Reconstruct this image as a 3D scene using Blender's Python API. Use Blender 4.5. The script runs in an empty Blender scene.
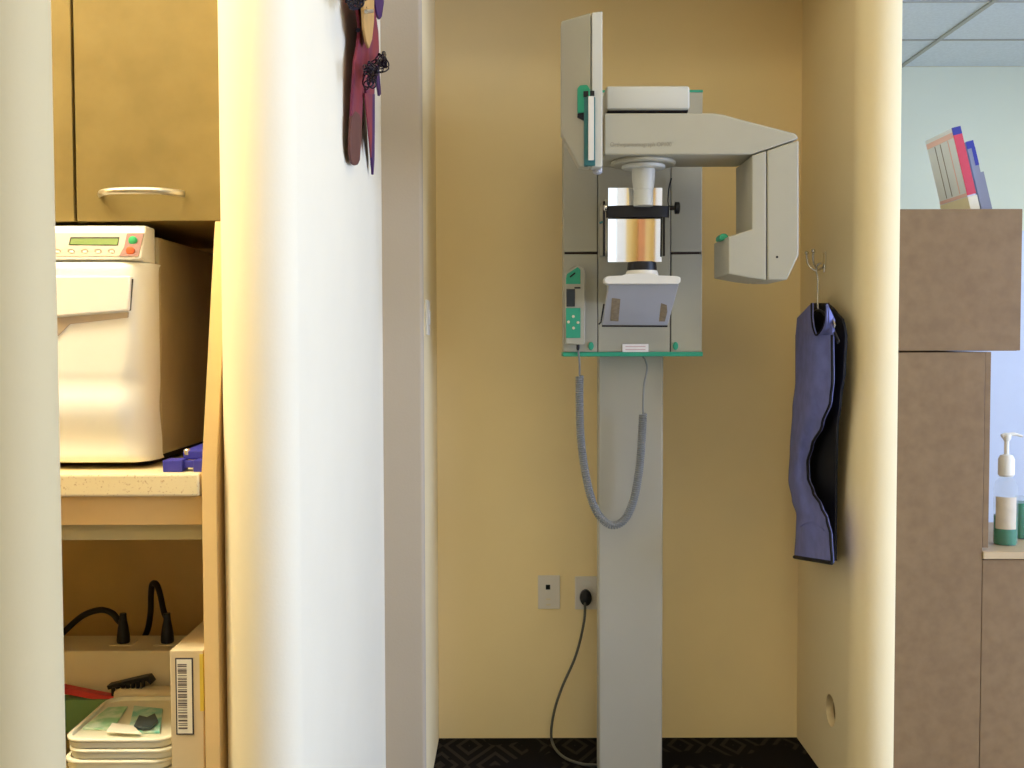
import bpy, bmesh, math, random
from mathutils import Vector, Matrix, Euler

random.seed(7)
scene = bpy.context.scene
C = scene.collection
V = Vector

# ------------------------------------------------------------------ camera
F = 1050.0
EYE = V((0, 0, 1.30))
PITCH, ROLL = math.radians(2.29), math.radians(-0.15)
RC = Matrix.Rotation(math.radians(90) - PITCH, 3, 'X') @ Matrix.Rotation(ROLL, 3, 'Z')
cam_d = bpy.data.cameras.new('camera')
cam_d.sensor_width = 36.0
cam_d.lens = 36.0 * F / 1024.0
cam_d.clip_start = 0.02
cam_d.dof.use_dof = False
cam = bpy.data.objects.new('camera', cam_d)
C.objects.link(cam)
cam.location = EYE
cam.rotation_euler = RC.to_euler()
scene.camera = cam

# ------------------------------------------------------------------ view, world, daylight
vs = scene.view_settings
vs.view_transform = 'Standard'
vs.look = 'None'
vs.gamma = 1.0
vs.exposure = -0.1
vs.use_curve_mapping = False
scene.cycles.use_denoising = True
scene.cycles.max_bounces = 10
scene.cycles.diffuse_bounces = 6
scene.cycles.sample_clamp_indirect = 6.0

world = bpy.data.worlds.new('overcast_sky')
scene.world = world
world.use_nodes = True
bg = world.node_tree.nodes['Background']
bg.inputs[0].default_value = (0.86, 0.94, 1.0, 1)
bg.inputs[1].default_value = 1.6

def area(name, loc, rot, sx, sy, col, power):
    l = bpy.data.lights.new(name, 'AREA')
    l.shape = 'RECTANGLE'
    l.size, l.size_y = sx, sy
    l.color = col
    l.energy = power
    o = bpy.data.objects.new(name, l)
    C.objects.link(o)
    o.location = loc
    o.rotation_euler = rot
    return o
WIN = (-0.25, 2.45, 0.75, 2.35)          # window in the far right wall: Y0 Y1 Z0 Z1
WALLX = 4.6
area('window_daylight', (WALLX + 0.12, (WIN[0] + WIN[1]) / 2, (WIN[2] + WIN[3]) / 2), (0, math.radians(90), 0),
     WIN[3] - WIN[2], WIN[1] - WIN[0], (0.46, 0.60, 1.0), 250)

NOOK_LAMP = 42.0
HALL_LAMP = 9.0
FRONT_LAMP = 6.8
ROOM_FILL = 9.0
WARM = (1.0, 0.90, 0.64)
WARM2 = (1.0, 0.88, 0.56)

# ------------------------------------------------------------------ measuring helpers (pixel of the 1024x768 photo -> point in the place)
def ray(x, y):
    return RC @ V(((x - 512) / F, -(y - 384) / F, -1.0))
def P(x, y, Y):
    d = ray(x, y); return EYE + d * (Y / d.y)
def PX(x, y, X):
    d = ray(x, y); return EYE + d * (X / d.x)
def PZ(x, y, z):
    d = ray(x, y); return EYE + d * ((z - EYE.z) / d.z)

# ------------------------------------------------------------------ materials
def s2l(c):
    return tuple(((v / 12.92) if v <= 0.04045 else ((v + 0.055) / 1.055) ** 2.4) for v in c)
def hexc(r, g, b):
    return s2l((r / 255, g / 255, b / 255))
MATS = {}
def mat(name, rgb, rough=0.6, var=0.06, scale=18.0, bump=0.0, bscale=120.0, metallic=0.0, coat=0.0, trans=0.0, spec=0.4, emit=None, estr=0.0, alpha=1.0, ior=1.45, rgb2=None, lo=0.35, hi=0.65):
    if name in MATS: return MATS[name]
    m = bpy.data.materials.new(name)
    m.use_nodes = True
    nt = m.node_tree
    b = nt.nodes['Principled BSDF']
    c1 = hexc(*rgb)
    c2 = hexc(*rgb2) if rgb2 else tuple(v * (1 - var) for v in c1)
    tc = nt.nodes.new('ShaderNodeTexCoord')
    n = nt.nodes.new('ShaderNodeTexNoise')
    n.inputs['Scale'].default_value = scale
    n.inputs['Detail'].default_value = 4
    cr = nt.nodes.new('ShaderNodeValToRGB')
    cr.color_ramp.elements[0].position = lo
    cr.color_ramp.elements[1].position = hi
    cr.color_ramp.elements[0].color = (*c2, 1)
    cr.color_ramp.elements[1].color = (*c1, 1)
    nt.links.new(tc.outputs['Object'], n.inputs['Vector'])
    nt.links.new(n.outputs['Fac'], cr.inputs['Fac'])
    nt.links.new(cr.outputs['Color'], b.inputs['Base Color'])
    b.inputs['Roughness'].default_value = rough
    b.inputs['Metallic'].default_value = metallic
    b.inputs['Specular IOR Level'].default_value = spec
    b.inputs['Coat Weight'].default_value = coat
    b.inputs['Transmission Weight'].default_value = trans
    b.inputs['IOR'].default_value = ior
    b.inputs['Alpha'].default_value = alpha
    if emit:
        b.inputs['Emission Color'].default_value = (*emit, 1)
        b.inputs['Emission Strength'].default_value = estr
    if bump > 0:
        n2 = nt.nodes.new('ShaderNodeTexNoise')
        n2.inputs['Scale'].default_value = bscale
        n2.inputs['Detail'].default_value = 3
        bp = nt.nodes.new('ShaderNodeBump')
        bp.inputs['Strength'].default_value = bump
        bp.inputs['Distance'].default_value = 0.002
        nt.links.new(tc.outputs['Object'], n2.inputs['Vector'])
        nt.links.new(n2.outputs['Fac'], bp.inputs['Height'])
        nt.links.new(bp.outputs['Normal'], b.inputs['Normal'])
    MATS[name] = m
    return m

M = lambda n: MATS[n]
mat('paint_yellow', (247, 223, 166), 0.75, 0.04, 3.0, 0.1, 160)
mat('paint_cream', (240, 219, 168), 0.75, 0.03, 3.0, 0.12, 150)
mat('paint_white', (244, 234, 206), 0.75, 0.03, 3.0, 0.12, 150)
mat('paint_fore', (214, 197, 152), 0.75, 0.02, 3.0, 0.08, 150)
mat('paint_return_shade', (190, 174, 150), 0.75, 0.03, 3.0, 0.2, 160)  # darker than the neighbouring walls: the return's shade is put into this colour
mat('paint_pale', (225, 232, 218), 0.8, 0.02, 3.0, 0.1, 160)
mat('paint_rear', (235, 205, 130), 0.8, 0.03, 3.0)
mat('ceiling_tile', (218, 228, 238), 0.9, 0.08, 60.0, 0.35, 260)
mat('vinyl_bounce', (210, 210, 208), 0.6, 0.05)
mat('ceiling_bar', (172, 174, 170), 0.6, 0.03)
mat('ceiling_paint', (230, 226, 214), 0.85, 0.03)
mat('machine', (174, 168, 146), 0.45, 0.03, 9.0, 0.06, 500)
mat('machine_light', (198, 195, 180), 0.4, 0.02, 9.0)
mat('machine_grey', (172, 170, 170), 0.5, 0.04, 9.0)
mat('column_paint', (182, 176, 158), 0.5, 0.03, 6.0, 0.05, 500)
mat('machine_green', (52, 160, 122), 0.45, 0.08)
mat('machine_teal', (46, 104, 104), 0.5, 0.08)
mat('black_plastic', (22, 20, 22), 0.45, 0.2)
mat('black_gap', (28, 22, 20), 0.8, 0.2)
mat('lcd_dark', (26, 30, 28), 0.2, 0.2)
mat('white_plastic', (220, 215, 202), 0.4, 0.02)
mat('plate_plastic', (222, 214, 200), 0.4, 0.02)
mat('mirror', (245, 245, 245), 0.03, 0.0, metallic=1.0)
mat('chrome', (210, 205, 195), 0.25, 0.05, metallic=1.0)
mat('cord_grey', (142, 142, 138), 0.5, 0.1)
mat('cord_dark', (94, 92, 82), 0.5, 0.1)
mat('brown_patch', (150, 132, 104), 0.8, 0.25, 90.0)
mat('label_paper', (252, 242, 230), 0.7, 0.05, 60)
mat('print_grey', (148, 142, 126), 0.6, 0.05)
mat('apron_blue', (122, 127, 186), 0.6, 0.2, 25.0, 0.2, 300)
mat('apron_black', (16, 14, 18), 0.7, 0.3, 30)
mat('wood_left', (143, 124, 76), 0.5, 0.0, 14.0, rgb2=(130, 112, 66), lo=0.3, hi=0.7)
mat('wood_edge', (226, 192, 132), 0.5, 0.06, 12.0)
mat('wood_back', (222, 192, 128), 0.7, 0.1, 8.0)
mat('rail_cream', (196, 184, 140), 0.6, 0.04)
mat('counter', (240, 222, 176), 0.4, 0.0, 260.0, rgb2=(204, 172, 126), lo=0.28, hi=0.40)
mat('brass_satin', (210, 204, 190), 0.35, 0.05, metallic=0.85)
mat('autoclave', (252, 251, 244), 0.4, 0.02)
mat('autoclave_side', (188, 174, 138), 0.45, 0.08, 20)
mat('fascia', (196, 180, 158), 0.45, 0.05)
mat('fascia_red', (148, 104, 96), 0.45, 0.05)
mat('lcd_green', (112, 140, 60), 0.25, 0.08)
mat('button_green', (74, 196, 130), 0.4, 0.05)
mat('button_red', (240, 116, 74), 0.4, 0.05)
mat('blue_plastic', (62, 62, 168), 0.4, 0.1)
mat('cream_plastic', (226, 212, 176), 0.5, 0.04)
mat('carton', (222, 204, 168), 0.75, 0.05, 20)
mat('yellow_card', (226, 200, 84), 0.7, 0.05)
mat('paper_white', (246, 242, 228), 0.7, 0.03)
mat('print_dark', (60, 56, 66), 0.7, 0.1)
mat('tray_plastic', (240, 236, 214), 0.35, 0.03)
mat('teal_pack', (120, 196, 184), 0.3, 0.0, 30.0, rgb2=(196, 226, 210), lo=0.42, hi=0.58)
mat('pale_green_pack', (150, 212, 170), 0.3, 0.0, 30.0, rgb2=(214, 238, 216), lo=0.42, hi=0.58)
mat('dark_pack', (70, 84, 90), 0.4, 0.3, 60.0)
mat('red_plastic', (206, 64, 62), 0.5, 0.05)
mat('green_card', (120, 160, 108), 0.6, 0.05)
mat('laminate_right', (138, 112, 78), 0.5, 0.0, 30.0, rgb2=(128, 102, 70), lo=0.3, hi=0.7)
mat('laminate_edge', (196, 172, 134), 0.5, 0.04)
mat('partition_paint', (206, 216, 230), 0.7, 0.02)
mat('book_white', (222, 232, 248), 0.6, 0.03)
mat('book_cream', (232, 226, 200), 0.6, 0.03)
mat('book_red', (206, 74, 92), 0.6, 0.05)
mat('book_blue', (58, 64, 150), 0.6, 0.05)
mat('book_grey', (136, 138, 150), 0.6, 0.05)
mat('book_pink', (232, 196, 198), 0.6, 0.03)
mat('gel_green', (4, 136, 92), 0.25, 0.1)
mat('clear_plastic', (214, 226, 230), 0.15, 0.02, alpha=0.16)
mat('hole_back', (132, 104, 56), 0.8, 0.1)
mat('barcode_ink', (104, 96, 96), 0.7, 0.1)
mat('slit_brown', (70, 54, 46), 0.8, 0.3, 200)
mat('label_ink', (226, 190, 178), 0.7, 0.05)
mat('bottle_label', (226, 214, 190), 0.7, 0.1, 40)
mat('pump_white', (240, 236, 220), 0.4, 0.02)
mat('sculpt_red', (146, 52, 54), 0.6, 0.0, 12.0, rgb2=(120, 48, 72), lo=0.35, hi=0.65)
mat('sculpt_brown', (106, 66, 58), 0.6, 0.1)
mat('sculpt_purple', (72, 36, 92), 0.6, 0.15)
mat('sculpt_tan', (204, 160, 96), 0.6, 0.12, 20)
mat('wire_dark', (38, 32, 44), 0.4, 0.2, metallic=0.6)
mat('stripe_orange', (212, 140, 84), 0.5, 0.08, 10)
mat('frame_white', (240, 238, 230), 0.5, 0.02)
mat('lamp_diffuser_nook', (255, 250, 240), 0.6, 0.0, emit=WARM, estr=NOOK_LAMP)
mat('lamp_diffuser_hall', (255, 250, 240), 0.6, 0.0, emit=WARM2, estr=HALL_LAMP)
mat('lamp_diffuser_front', (255, 250, 240), 0.6, 0.0, emit=WARM2, estr=FRONT_LAMP)
mat('fill_panel_room', (255, 250, 240), 0.6, 0.0, emit=(0.92, 0.98, 0.95), estr=ROOM_FILL)  # glow of the fill added for the far room

def carpet_material():
    m = bpy.data.materials.new('carpet_diamonds'); m.use_nodes = True
    nt = m.node_tree; b = nt.nodes['Principled BSDF']
    def math_(op, a, bb=None):
        n = nt.nodes.new('ShaderNodeMath'); n.operation = op
        for i, v in enumerate((a, bb)):
            if v is None: continue
            if isinstance(v, (int, float)): n.inputs[i].default_value = v
            else: nt.links.new(v, n.inputs[i])
        return n.outputs[0]
    tc = nt.nodes.new('ShaderNodeTexCoord')
    sp = nt.nodes.new('ShaderNodeSeparateXYZ'); nt.links.new(tc.outputs['Object'], sp.inputs[0])
    S = 0.17
    ax = math_('ABSOLUTE', math_('SUBTRACT', math_('FRACT', math_('MULTIPLY', sp.outputs[0], 1 / S)), 0.5))
    ay = math_('ABSOLUTE', math_('SUBTRACT', math_('FRACT', math_('MULTIPLY', sp.outputs[1], 0.55 / S)), 0.5))
    dsum = math_('ADD', ax, ay)
    rings = math_('GREATER_THAN', math_('SINE', math_('MULTIPLY', dsum, 26.0)), 0.35)
    n1 = nt.nodes.new('ShaderNodeTexNoise'); n1.inputs['Scale'].default_value = 5.0
    nt.links.new(tc.outputs['Object'], n1.inputs['Vector'])
    mask = math_('GREATER_THAN', n1.outputs['Fac'], 0.5)
    fac = math_('MULTIPLY', rings, mask)
    mx = nt.nodes.new('ShaderNodeMix'); mx.data_type = 'RGBA'
    mx.inputs[6].default_value = (*hexc(20, 16, 15), 1)
    mx.inputs[7].default_value = (*hexc(48, 43, 35), 1)
    nt.links.new(fac, mx.inputs[0])
    nt.links.new(mx.outputs[2], b.inputs['Base Color'])
    b.inputs['Roughness'].default_value = 0.95
    b.inputs['Specular IOR Level'].default_value = 0.1
    n2 = nt.nodes.new('ShaderNodeTexNoise'); n2.inputs['Scale'].default_value = 500
    bp = nt.nodes.new('ShaderNodeBump'); bp.inputs['Strength'].default_value = 0.5
    nt.links.new(tc.outputs['Object'], n2.inputs['Vector'])
    nt.links.new(n2.outputs['Fac'], bp.inputs['Height']); nt.links.new(bp.outputs['Normal'], b.inputs['Normal'])
    MATS['carpet'] = m
carpet_material()

# ------------------------------------------------------------------ mesh builder
class MB:
    def __init__(s): s.bm = bmesh.new(); s.round = False
    def _add(s, verts, faces):
        vs_ = [s.bm.verts.new(v) for v in verts]
        for f in faces:
            try: s.bm.faces.new([vs_[i] for i in f])
            except ValueError: pass
        return s
    def box(s, x0, x1, y0, y1, z0, z1):
        x0, x1 = min(x0, x1), max(x0, x1); y0, y1 = min(y0, y1), max(y0, y1); z0, z1 = min(z0, z1), max(z0, z1)
        v = [(x, y, z) for z in (z0, z1) for y in (y0, y1) for x in (x0, x1)]
        return s._add(v, [(0, 2, 3, 1), (4, 5, 7, 6), (0, 1, 5, 4), (2, 6, 7, 3), (0, 4, 6, 2), (1, 3, 7, 5)])
    def slab(s, pts, off):
        """closed outline of 3D points, swept by the vector off"""
        n = len(pts); off = V(off)
        v = [V(p) for p in pts] + [V(p) + off for p in pts]
        f = [tuple(range(n)), tuple(range(2 * n - 1, n - 1, -1))]
        f += [(i, i + n, (i + 1) % n + n, (i + 1) % n) for i in range(n)]
        return s._add(v, f)
    def pbox(s, x0, y0, x1, y1, Y, d):
        """box whose front face at depth Y is measured in the photo"""
        a = P(x0, (y0 + y1) / 2, Y); b = P(x1, (y0 + y1) / 2, Y)
        t = P((x0 + x1) / 2, y0, Y); u = P((x0 + x1) / 2, y1, Y)
        return s.box(a.x, b.x, Y, Y + d, u.z, t.z)
    def tube(s, path, r, n=8, cap=True):
        path = [V(p) for p in path]; s.round = True
        m = len(path)
        rr = r if isinstance(r, (list, tuple)) else [r] * m
        rings = []; up = None
        for i, p in enumerate(path):
            t = (path[min(i + 1, m - 1)] - path[max(i - 1, 0)])
            if t.length < 1e-9: t = V((0, 0, 1))
            t.normalize()
            if up is None:
                up = V((0, 0, 1)) if abs(t.z) < 0.9 else V((1, 0, 0))
            a = up - t * up.dot(t)
            if a.length < 1e-6: a = t.orthogonal()
            a.normalize(); up = a
            b = t.cross(a)
            rings.append([s.bm.verts.new(p + (a * math.cos(2 * math.pi * k / n) + b * math.sin(2 * math.pi * k / n)) * rr[i]) for k in range(n)])
        for i in range(m - 1):
            for k in range(n):
                s.bm.faces.new((rings[i][k], rings[i][(k + 1) % n], rings[i + 1][(k + 1) % n], rings[i + 1][k]))
        if cap:
            s.bm.faces.new(rings[0][::-1]); s.bm.faces.new(rings[-1])
        return s
    def lathe(s, c, prof, n=32, axis='Z', sx=1.0, sy=1.0):
        """prof: list of (radius, height) along axis from c"""
        c = V(c); rings = []
        for r, h in prof:
            ring = []
            for k in range(n):
                a = 2 * math.pi * k / n
                u, w = r * math.cos(a) * sx, r * math.sin(a) * sy
                q = V((u, w, h)) if axis == 'Z' else (V((u, -h, w)) if axis == 'Y' else V((h, u, w)))
                ring.append(s.bm.verts.new(c + q))
            rings.append(ring)
        for i in range(len(rings) - 1):
            for k in range(n):
                s.bm.faces.new((rings[i][k], rings[i][(k + 1) % n], rings[i + 1][(k + 1) % n], rings[i + 1][k]))
        s.bm.faces.new(rings[0][::-1]); s.bm.faces.new(rings[-1])
        return s
    def grid(s, fn, nu, nv):
        g = [[s.bm.verts.new(fn(i / nu, j / nv)) for i in range(nu + 1)] for j in range(nv + 1)]
        for j in range(nv):
            for i in range(nu):
                s.bm.faces.new((g[j][i], g[j][i + 1], g[j + 1][i + 1], g[j + 1][i]))
        return s
    def sheet(s, fn, off, nu, nv):
        """curved sheet with thickness: fn gives the face, off the sweep to the back"""
        off = V(off)
        def mk(o): return [[s.bm.verts.new(V(fn(i / nu, j / nv)) + o) for i in range(nu + 1)] for j in range(nv + 1)]
        a, b = mk(V((0, 0, 0))), mk(off)
        for j in range(nv):
            for i in range(nu):
                s.bm.faces.new((a[j][i], a[j][i + 1], a[j + 1][i + 1], a[j + 1][i]))
                s.bm.faces.new((b[j][i], b[j + 1][i], b[j + 1][i + 1], b[j][i + 1]))
        loop = [(0, i) for i in range(nu)] + [(j, nu) for j in range(nv)] + [(nv, i) for i in range(nu, 0, -1)] + [(j, 0) for j in range(nv, 0, -1)]
        L = len(loop)
        for k in range(L):
            (j0, i0), (j1, i1) = loop[k], loop[(k + 1) % L]
            s.bm.faces.new((a[j0][i0], b[j0][i0], b[j1][i1], a[j1][i1]))
        return s
    def mesh(s, name, m, bevel=0.0, seg=2, angle=32):
        bm = s.bm
        bmesh.ops.recalc_face_normals(bm, faces=bm.faces)
        if bevel > 0:
            es = [e for e in bm.edges if len(e.link_faces) == 2 and e.calc_face_angle(0) > math.radians(30)]
            bmesh.ops.bevel(bm, geom=es, offset=bevel, segments=seg, profile=0.5, affect='EDGES', clamp_overlap=True)
            bmesh.ops.recalc_face_normals(bm, faces=bm.faces)
        me = bpy.data.meshes.new(name)
        bm.to_mesh(me); bm.free()
        me.materials.append(MATS[m])
        me.shade_smooth()
        me.set_sharp_from_angle(angle=math.radians(75 if s.round else (min(angle, 20) if bevel > 0 else angle)))
        return me
    def part(s, name, m, parent, bevel=0.0, seg=2, label=None, angle=32):
        o = bpy.data.objects.new(name, s.mesh(name, m, bevel, seg, angle))
        C.objects.link(o)
        attach(o, parent)
        if label: o['label'] = label
        return o
    def top(s, name, m, label, cat, group=None, kind=None, bevel=0.0, seg=2, angle=32):
        me = s.mesh(name, m, bevel, seg, angle)
        xs = [v.co for v in me.vertices]
        c = V(((min(v.x for v in xs) + max(v.x for v in xs)) / 2, (min(v.y for v in xs) + max(v.y for v in xs)) / 2, min(v.z for v in xs)))
        me.transform(Matrix.Translation(-c))
        o = bpy.data.objects.new(name, me)
        C.objects.link(o); o.location = c
        tag(o, label, cat, group, kind)
        return o

def attach(o, parent):
    """parts are modelled in place: keep them there under the thing's base"""
    if parent is None: return
    o.parent = parent
    loc = V(parent.location) if parent.parent is None else V((0, 0, 0))
    o.matrix_parent_inverse = Matrix.Translation(-loc)
def tag(o, label, cat=None, group=None, kind=None):
    o['label'] = label
    if cat: o['category'] = cat
    if group: o['group'] = group
    if kind: o['kind'] = kind
def thing(name, label, cat, loc, group=None):
    o = bpy.data.objects.new(name, None)
    o.empty_display_size = 0.05
    C.objects.link(o); o.location = loc
    tag(o, label, cat, group)
    return o
def arc(cx, cy, r, a0, a1, n):
    return [(cx + r * math.cos(math.radians(a0 + (a1 - a0) * k / n)), cy + r * math.sin(math.radians(a0 + (a1 - a0) * k / n))) for k in range(n + 1)]
def spline(pts, n=8):
    pts = [V(p) for p in pts]; out = []
    for i in range(len(pts) - 1):
        p0, p1, p2, p3 = pts[max(i - 1, 0)], pts[i], pts[i + 1], pts[min(i + 2, len(pts) - 1)]
        for k in range(n):
            t = k / n
            out.append(0.5 * ((2 * p1) + (p2 - p0) * t + (2 * p0 - 5 * p1 + 4 * p2 - p3) * t * t + (3 * p1 - p0 - 3 * p2 + p3) * t ** 3))
    out.append(pts[-1]); return out

# ================================================================== THE SETTING
CEIL = 2.842
BACK = 3.40          # alcove back wall
XR = 0.932           # alcove right wall face
XL = -0.243          # alcove left wall face
XW = -0.353          # white wall face carrying the sculpture
YJ = 2.87            # jog between the white wall and the alcove
TH = 0.127           # wall thickness
FAR = 5.98
REAR = -2.4
STR = 'structure'

def prism(plan, z0, z1):
    return MB().slab([(x, y, z0) for x, y in plan], (0, 0, z1 - z0))

MB().box(XR + TH + .001, 4.7, REAR - 0.1, FAR + 0.1, -0.06, 0.0).top('floor_room', 'vinyl_bounce', 'unseen floor of the far room, made pale to bounce light', 'floor', kind=STR)  # out of view; pale tone chosen to throw light up at the ceiling
MB().box(-2.7, XR + TH, REAR - 0.1, FAR + 0.1, -0.06, 0.0).top('floor', 'carpet', 'dark patterned carpet floor', 'floor', kind=STR)
ceil = MB().box(-2.7, 4.7, REAR - 0.1, FAR + 0.1, CEIL + 0.02, CEIL + 0.08).top('ceiling', 'ceiling_paint', 'suspended ceiling of pale square tiles on a metal grid', 'ceiling', kind=STR)
# suspended tiles of the room on the right
T = 0.61
T2 = 1.22
xs = [2.19 + T2 * k for k in range(-1, 2)]
ys = [5.45 - T * k for k in range(0, 4)]
tile_me = None
for j, y in enumerate(ys[1:] + ['cut']):
    for i, x in enumerate(xs[:-1]):
        if y == 'cut':
            MB().box(x + .006, x + T2 - .006, 5.456, FAR - .002, CEIL + .002, CEIL + .018).part('ceiling_tile', 'ceiling_tile', ceil, 0.003)
        elif tile_me is None:
            o = MB().box(.006, T2 - .006, .006, T - .006, .002, .018).part('ceiling_tile', 'ceiling_tile', ceil, 0.003)
            tile_me = o.data; tile0 = o
            o.location = (x, y, CEIL)
        else:
            o = tile0.copy(); C.objects.link(o); o.location = (x, y, CEIL)
for x in xs:
    MB().box(x - .011, x + .011, ys[-1], FAR, CEIL - .006, CEIL + .002).part('grid_bar', 'ceiling_bar', ceil)
for y in ys:
    MB().box(xs[0], xs[-1], y - .006, y + .006, CEIL - .004, CEIL + .002).part('cross_bar', 'ceiling_bar', ceil)

MB().box(XL - 0.12, XR, BACK, BACK + 0.1, 0, CEIL).top('wall_back', 'paint_yellow', 'yellow painted wall behind the x-ray machine', 'wall', kind=STR)

# white wall: rounded end towards the camera, flat face to the alcove
YE = 1.75
r = TH / 2
plan = [(XW, YJ + TH)] + [(XW, YE)] + arc(XW - r, YE, r, 0, -180, 24)[1:] + [(XW - TH, YJ + TH)]
prism(plan, 0, CEIL).top('wall_left', 'paint_white', 'cream white wall with a rounded end, sculpture hung on it', 'wall', kind=STR)
# short return facing the camera and the left flank of the alcove, rounded arris
rr = 0.010
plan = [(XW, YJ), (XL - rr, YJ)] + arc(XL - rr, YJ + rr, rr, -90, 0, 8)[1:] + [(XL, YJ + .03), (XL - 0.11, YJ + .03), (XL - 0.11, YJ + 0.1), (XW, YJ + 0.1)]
prism(plan, 0, CEIL).top('wall_return', 'paint_return_shade', 'narrow wall return left of the x-ray alcove, its shade put into the paint', 'wall', kind=STR)
MB().box(XL - .1, XL, YJ + .0305, BACK, 0, CEIL).top('wall_flank', 'paint_cream', 'narrow cream side wall of the alcove carrying the light switch', 'wall', kind=STR)
# right wall with rounded end and a round opening low down
YRE = 2.89
plan = [(XR, FAR)] + [(XR + TH, FAR)] + [(XR + TH, YRE)] + arc(XR + r, YRE, r, 0, -180, 24)[1:]
wr = prism(plan, 0, CEIL).top('wall_right', 'paint_cream', 'cream wall with a rounded end, right of the x-ray machine', 'wall', kind=STR)
hc = PX(830.5, 710.5, XR)
cut = bpy.data.objects.new('cutter', MB().lathe((XR - 0.02, hc.y, hc.z), [(0.046, 0), (0.046, 0.115)], 32, 'X').mesh('cutter', 'paint_cream'))
C.objects.link(cut)
md = wr.modifiers.new('hole', 'BOOLEAN'); md.operation = 'DIFFERENCE'; md.object = cut; md.solver = 'EXACT'
dg = bpy.context.evaluated_depsgraph_get()
me = bpy.data.meshes.new_from_object(wr.evaluated_get(dg))
wr.modifiers.clear(); wr.data = me
me.shade_smooth(); me.set_sharp_from_angle(angle=math.radians(32))
bpy.data.objects.remove(cut)
MB().lathe((XR + .022, hc.y, hc.z), [(0.0455, 0), (0.0455, 0.01)], 32, 'X').part('opening_back', 'hole_back', wr, label='brown back of the round opening')
# header over the alcove
MB().box(XL - 0.02, XR + 0.02, YJ, YJ + 0.12, 2.38, CEIL).top('wall_header', 'paint_cream', 'wall header over the x-ray alcove', 'wall', kind=STR)
# rounded wall close to the camera at the left
r2 = 0.065
plan = [(-2.65, 1.0), (-0.531, 1.0)] + arc(-0.531, 1.0 + r2, r2, -90, 90, 20)[1:] + [(-2.65, 1.0 + 2 * r2)]
prism(plan, 0, CEIL).top('wall_foreground', 'paint_fore', 'grey-white rounded wall end nearest the camera at the left edge', 'wall', kind=STR)
# shell
MB().box(XR + TH, WALLX + 0.1, FAR, FAR + 0.1, 0, CEIL).top('wall_far', 'paint_pale', 'pale wall of the far room behind the brown cabinets', 'wall', kind=STR)
MB().box(-2.7, -2.6, REAR, 2.6, 0, CEIL).top('wall_outer', 'paint_cream', 'outer wall left of the cabinet nook', 'wall', kind=STR)
MB().box(-2.6, XW - TH, 2.36, 2.46, 0, CEIL).top('wall_nook', 'paint_yellow', 'wall behind the cabinets in the nook', 'wall', kind=STR)
wb = MB()
wb.box(WALLX, WALLX + .08, REAR, WIN[0], 0, CEIL); wb.box(WALLX, WALLX + .08, WIN[1], FAR, 0, CEIL)
wb.box(WALLX, WALLX + .08, WIN[0], WIN[1], 0, WIN[2]); wb.box(WALLX, WALLX + .08, WIN[0], WIN[1], WIN[3], CEIL)
wb.top('wall_window', 'paint_white', 'outer wall with the daylight window', 'wall', kind=STR)
w = MB()
for y in (WIN[0], (WIN[0] + WIN[1]) / 2 - .02, WIN[1] - .04): w.box(WALLX, WALLX + .06, y, y + .04, WIN[2], WIN[3])
for z in (WIN[2], WIN[3] - .04): w.box(WALLX + .001, WALLX + .059, WIN[0], WIN[1], z, z + .04)
w.top('window_1', 'frame_white', 'white window frame letting in daylight', 'window', kind=STR)
# rear wall with a bright doorway (seen only in the machine's mirror)
rb = MB()
rb.box(-2.7, 0.0, REAR - .1, REAR, 0, CEIL); rb.box(0.80, 4.7, REAR - .1, REAR, 0, CEIL); rb.box(0.0, 0.80, REAR - .1, REAR, 2.1, CEIL)
rb.top('wall_rear', 'paint_rear', 'yellow wall behind the camera', 'wall', kind=STR)
t = MB()
t.box(-.06, .02, REAR, REAR + .02, 0, 2.16); t.box(.79, .86, REAR, REAR + .02, 0, 2.16); t.box(.02, .79, REAR, REAR + .02, 2.08, 2.16)
t.top('trim_1', 'frame_white', 'white casing around the doorway behind the camera', 'trim', kind=STR)
MB().box(0.95, 1.00, REAR + .0, REAR + .05, 0.0, 2.2).top('trim_2', 'stripe_orange', 'orange post added behind the camera for a stripe in the mirror', 'trim', kind=STR)  # added only to be reflected as an orange stripe
MB().box(1.08, 1.14, REAR + .0, REAR + .04, 0.0, 2.2).top('trim_3', 'frame_white', 'white post added behind the camera for a stripe in the mirror', 'trim', kind=STR)  # likewise added, reflected as a white stripe

# ceiling lamps (none in view); the far room's one is an added fill
def ceiling_lamp(x, y, sx, sy, dif, label):
    t = thing('ceiling_lamp', label, 'lamp', (x, y, CEIL - .06))
    fr = MB()
    fr.box(x - sx - .03, x - sx, y - sy - .03, y + sy + .03, CEIL - .05, CEIL + .018); fr.box(x + sx, x + sx + .03, y - sy - .03, y + sy + .03, CEIL - .05, CEIL + .018)
    fr.box(x - sx, x + sx, y - sy - .03, y - sy, CEIL - .05, CEIL + .018); fr.box(x - sx, x + sx, y + sy, y + sy + .03, CEIL - .05, CEIL + .018)
    fr.part('frame', 'frame_white', t)
    MB().box(x - sx, x + sx, y - sy, y + sy, CEIL - .035, CEIL - .025).part('diffuser', dif, t)
ceiling_lamp(-1.45, 1.33, 0.8, 0.16, 'lamp_diffuser_nook', 'fluorescent ceiling lamp over the cabinet nook')
ceiling_lamp(0.35, -1.2, 0.6, 0.3, 'lamp_diffuser_hall', 'fluorescent ceiling lamp in the hall behind the camera')
ceiling_lamp(0.45, 1.6, 0.3, 0.3, 'lamp_diffuser_front', 'square fluorescent ceiling lamp in front of the x-ray alcove')
ceiling_lamp(3.4, 4.3, 0.3, 0.6, 'fill_panel_room', 'unseen fill light added to brighten the far room')  # no known lamp here; added to lift the far wall and ceiling

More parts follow.
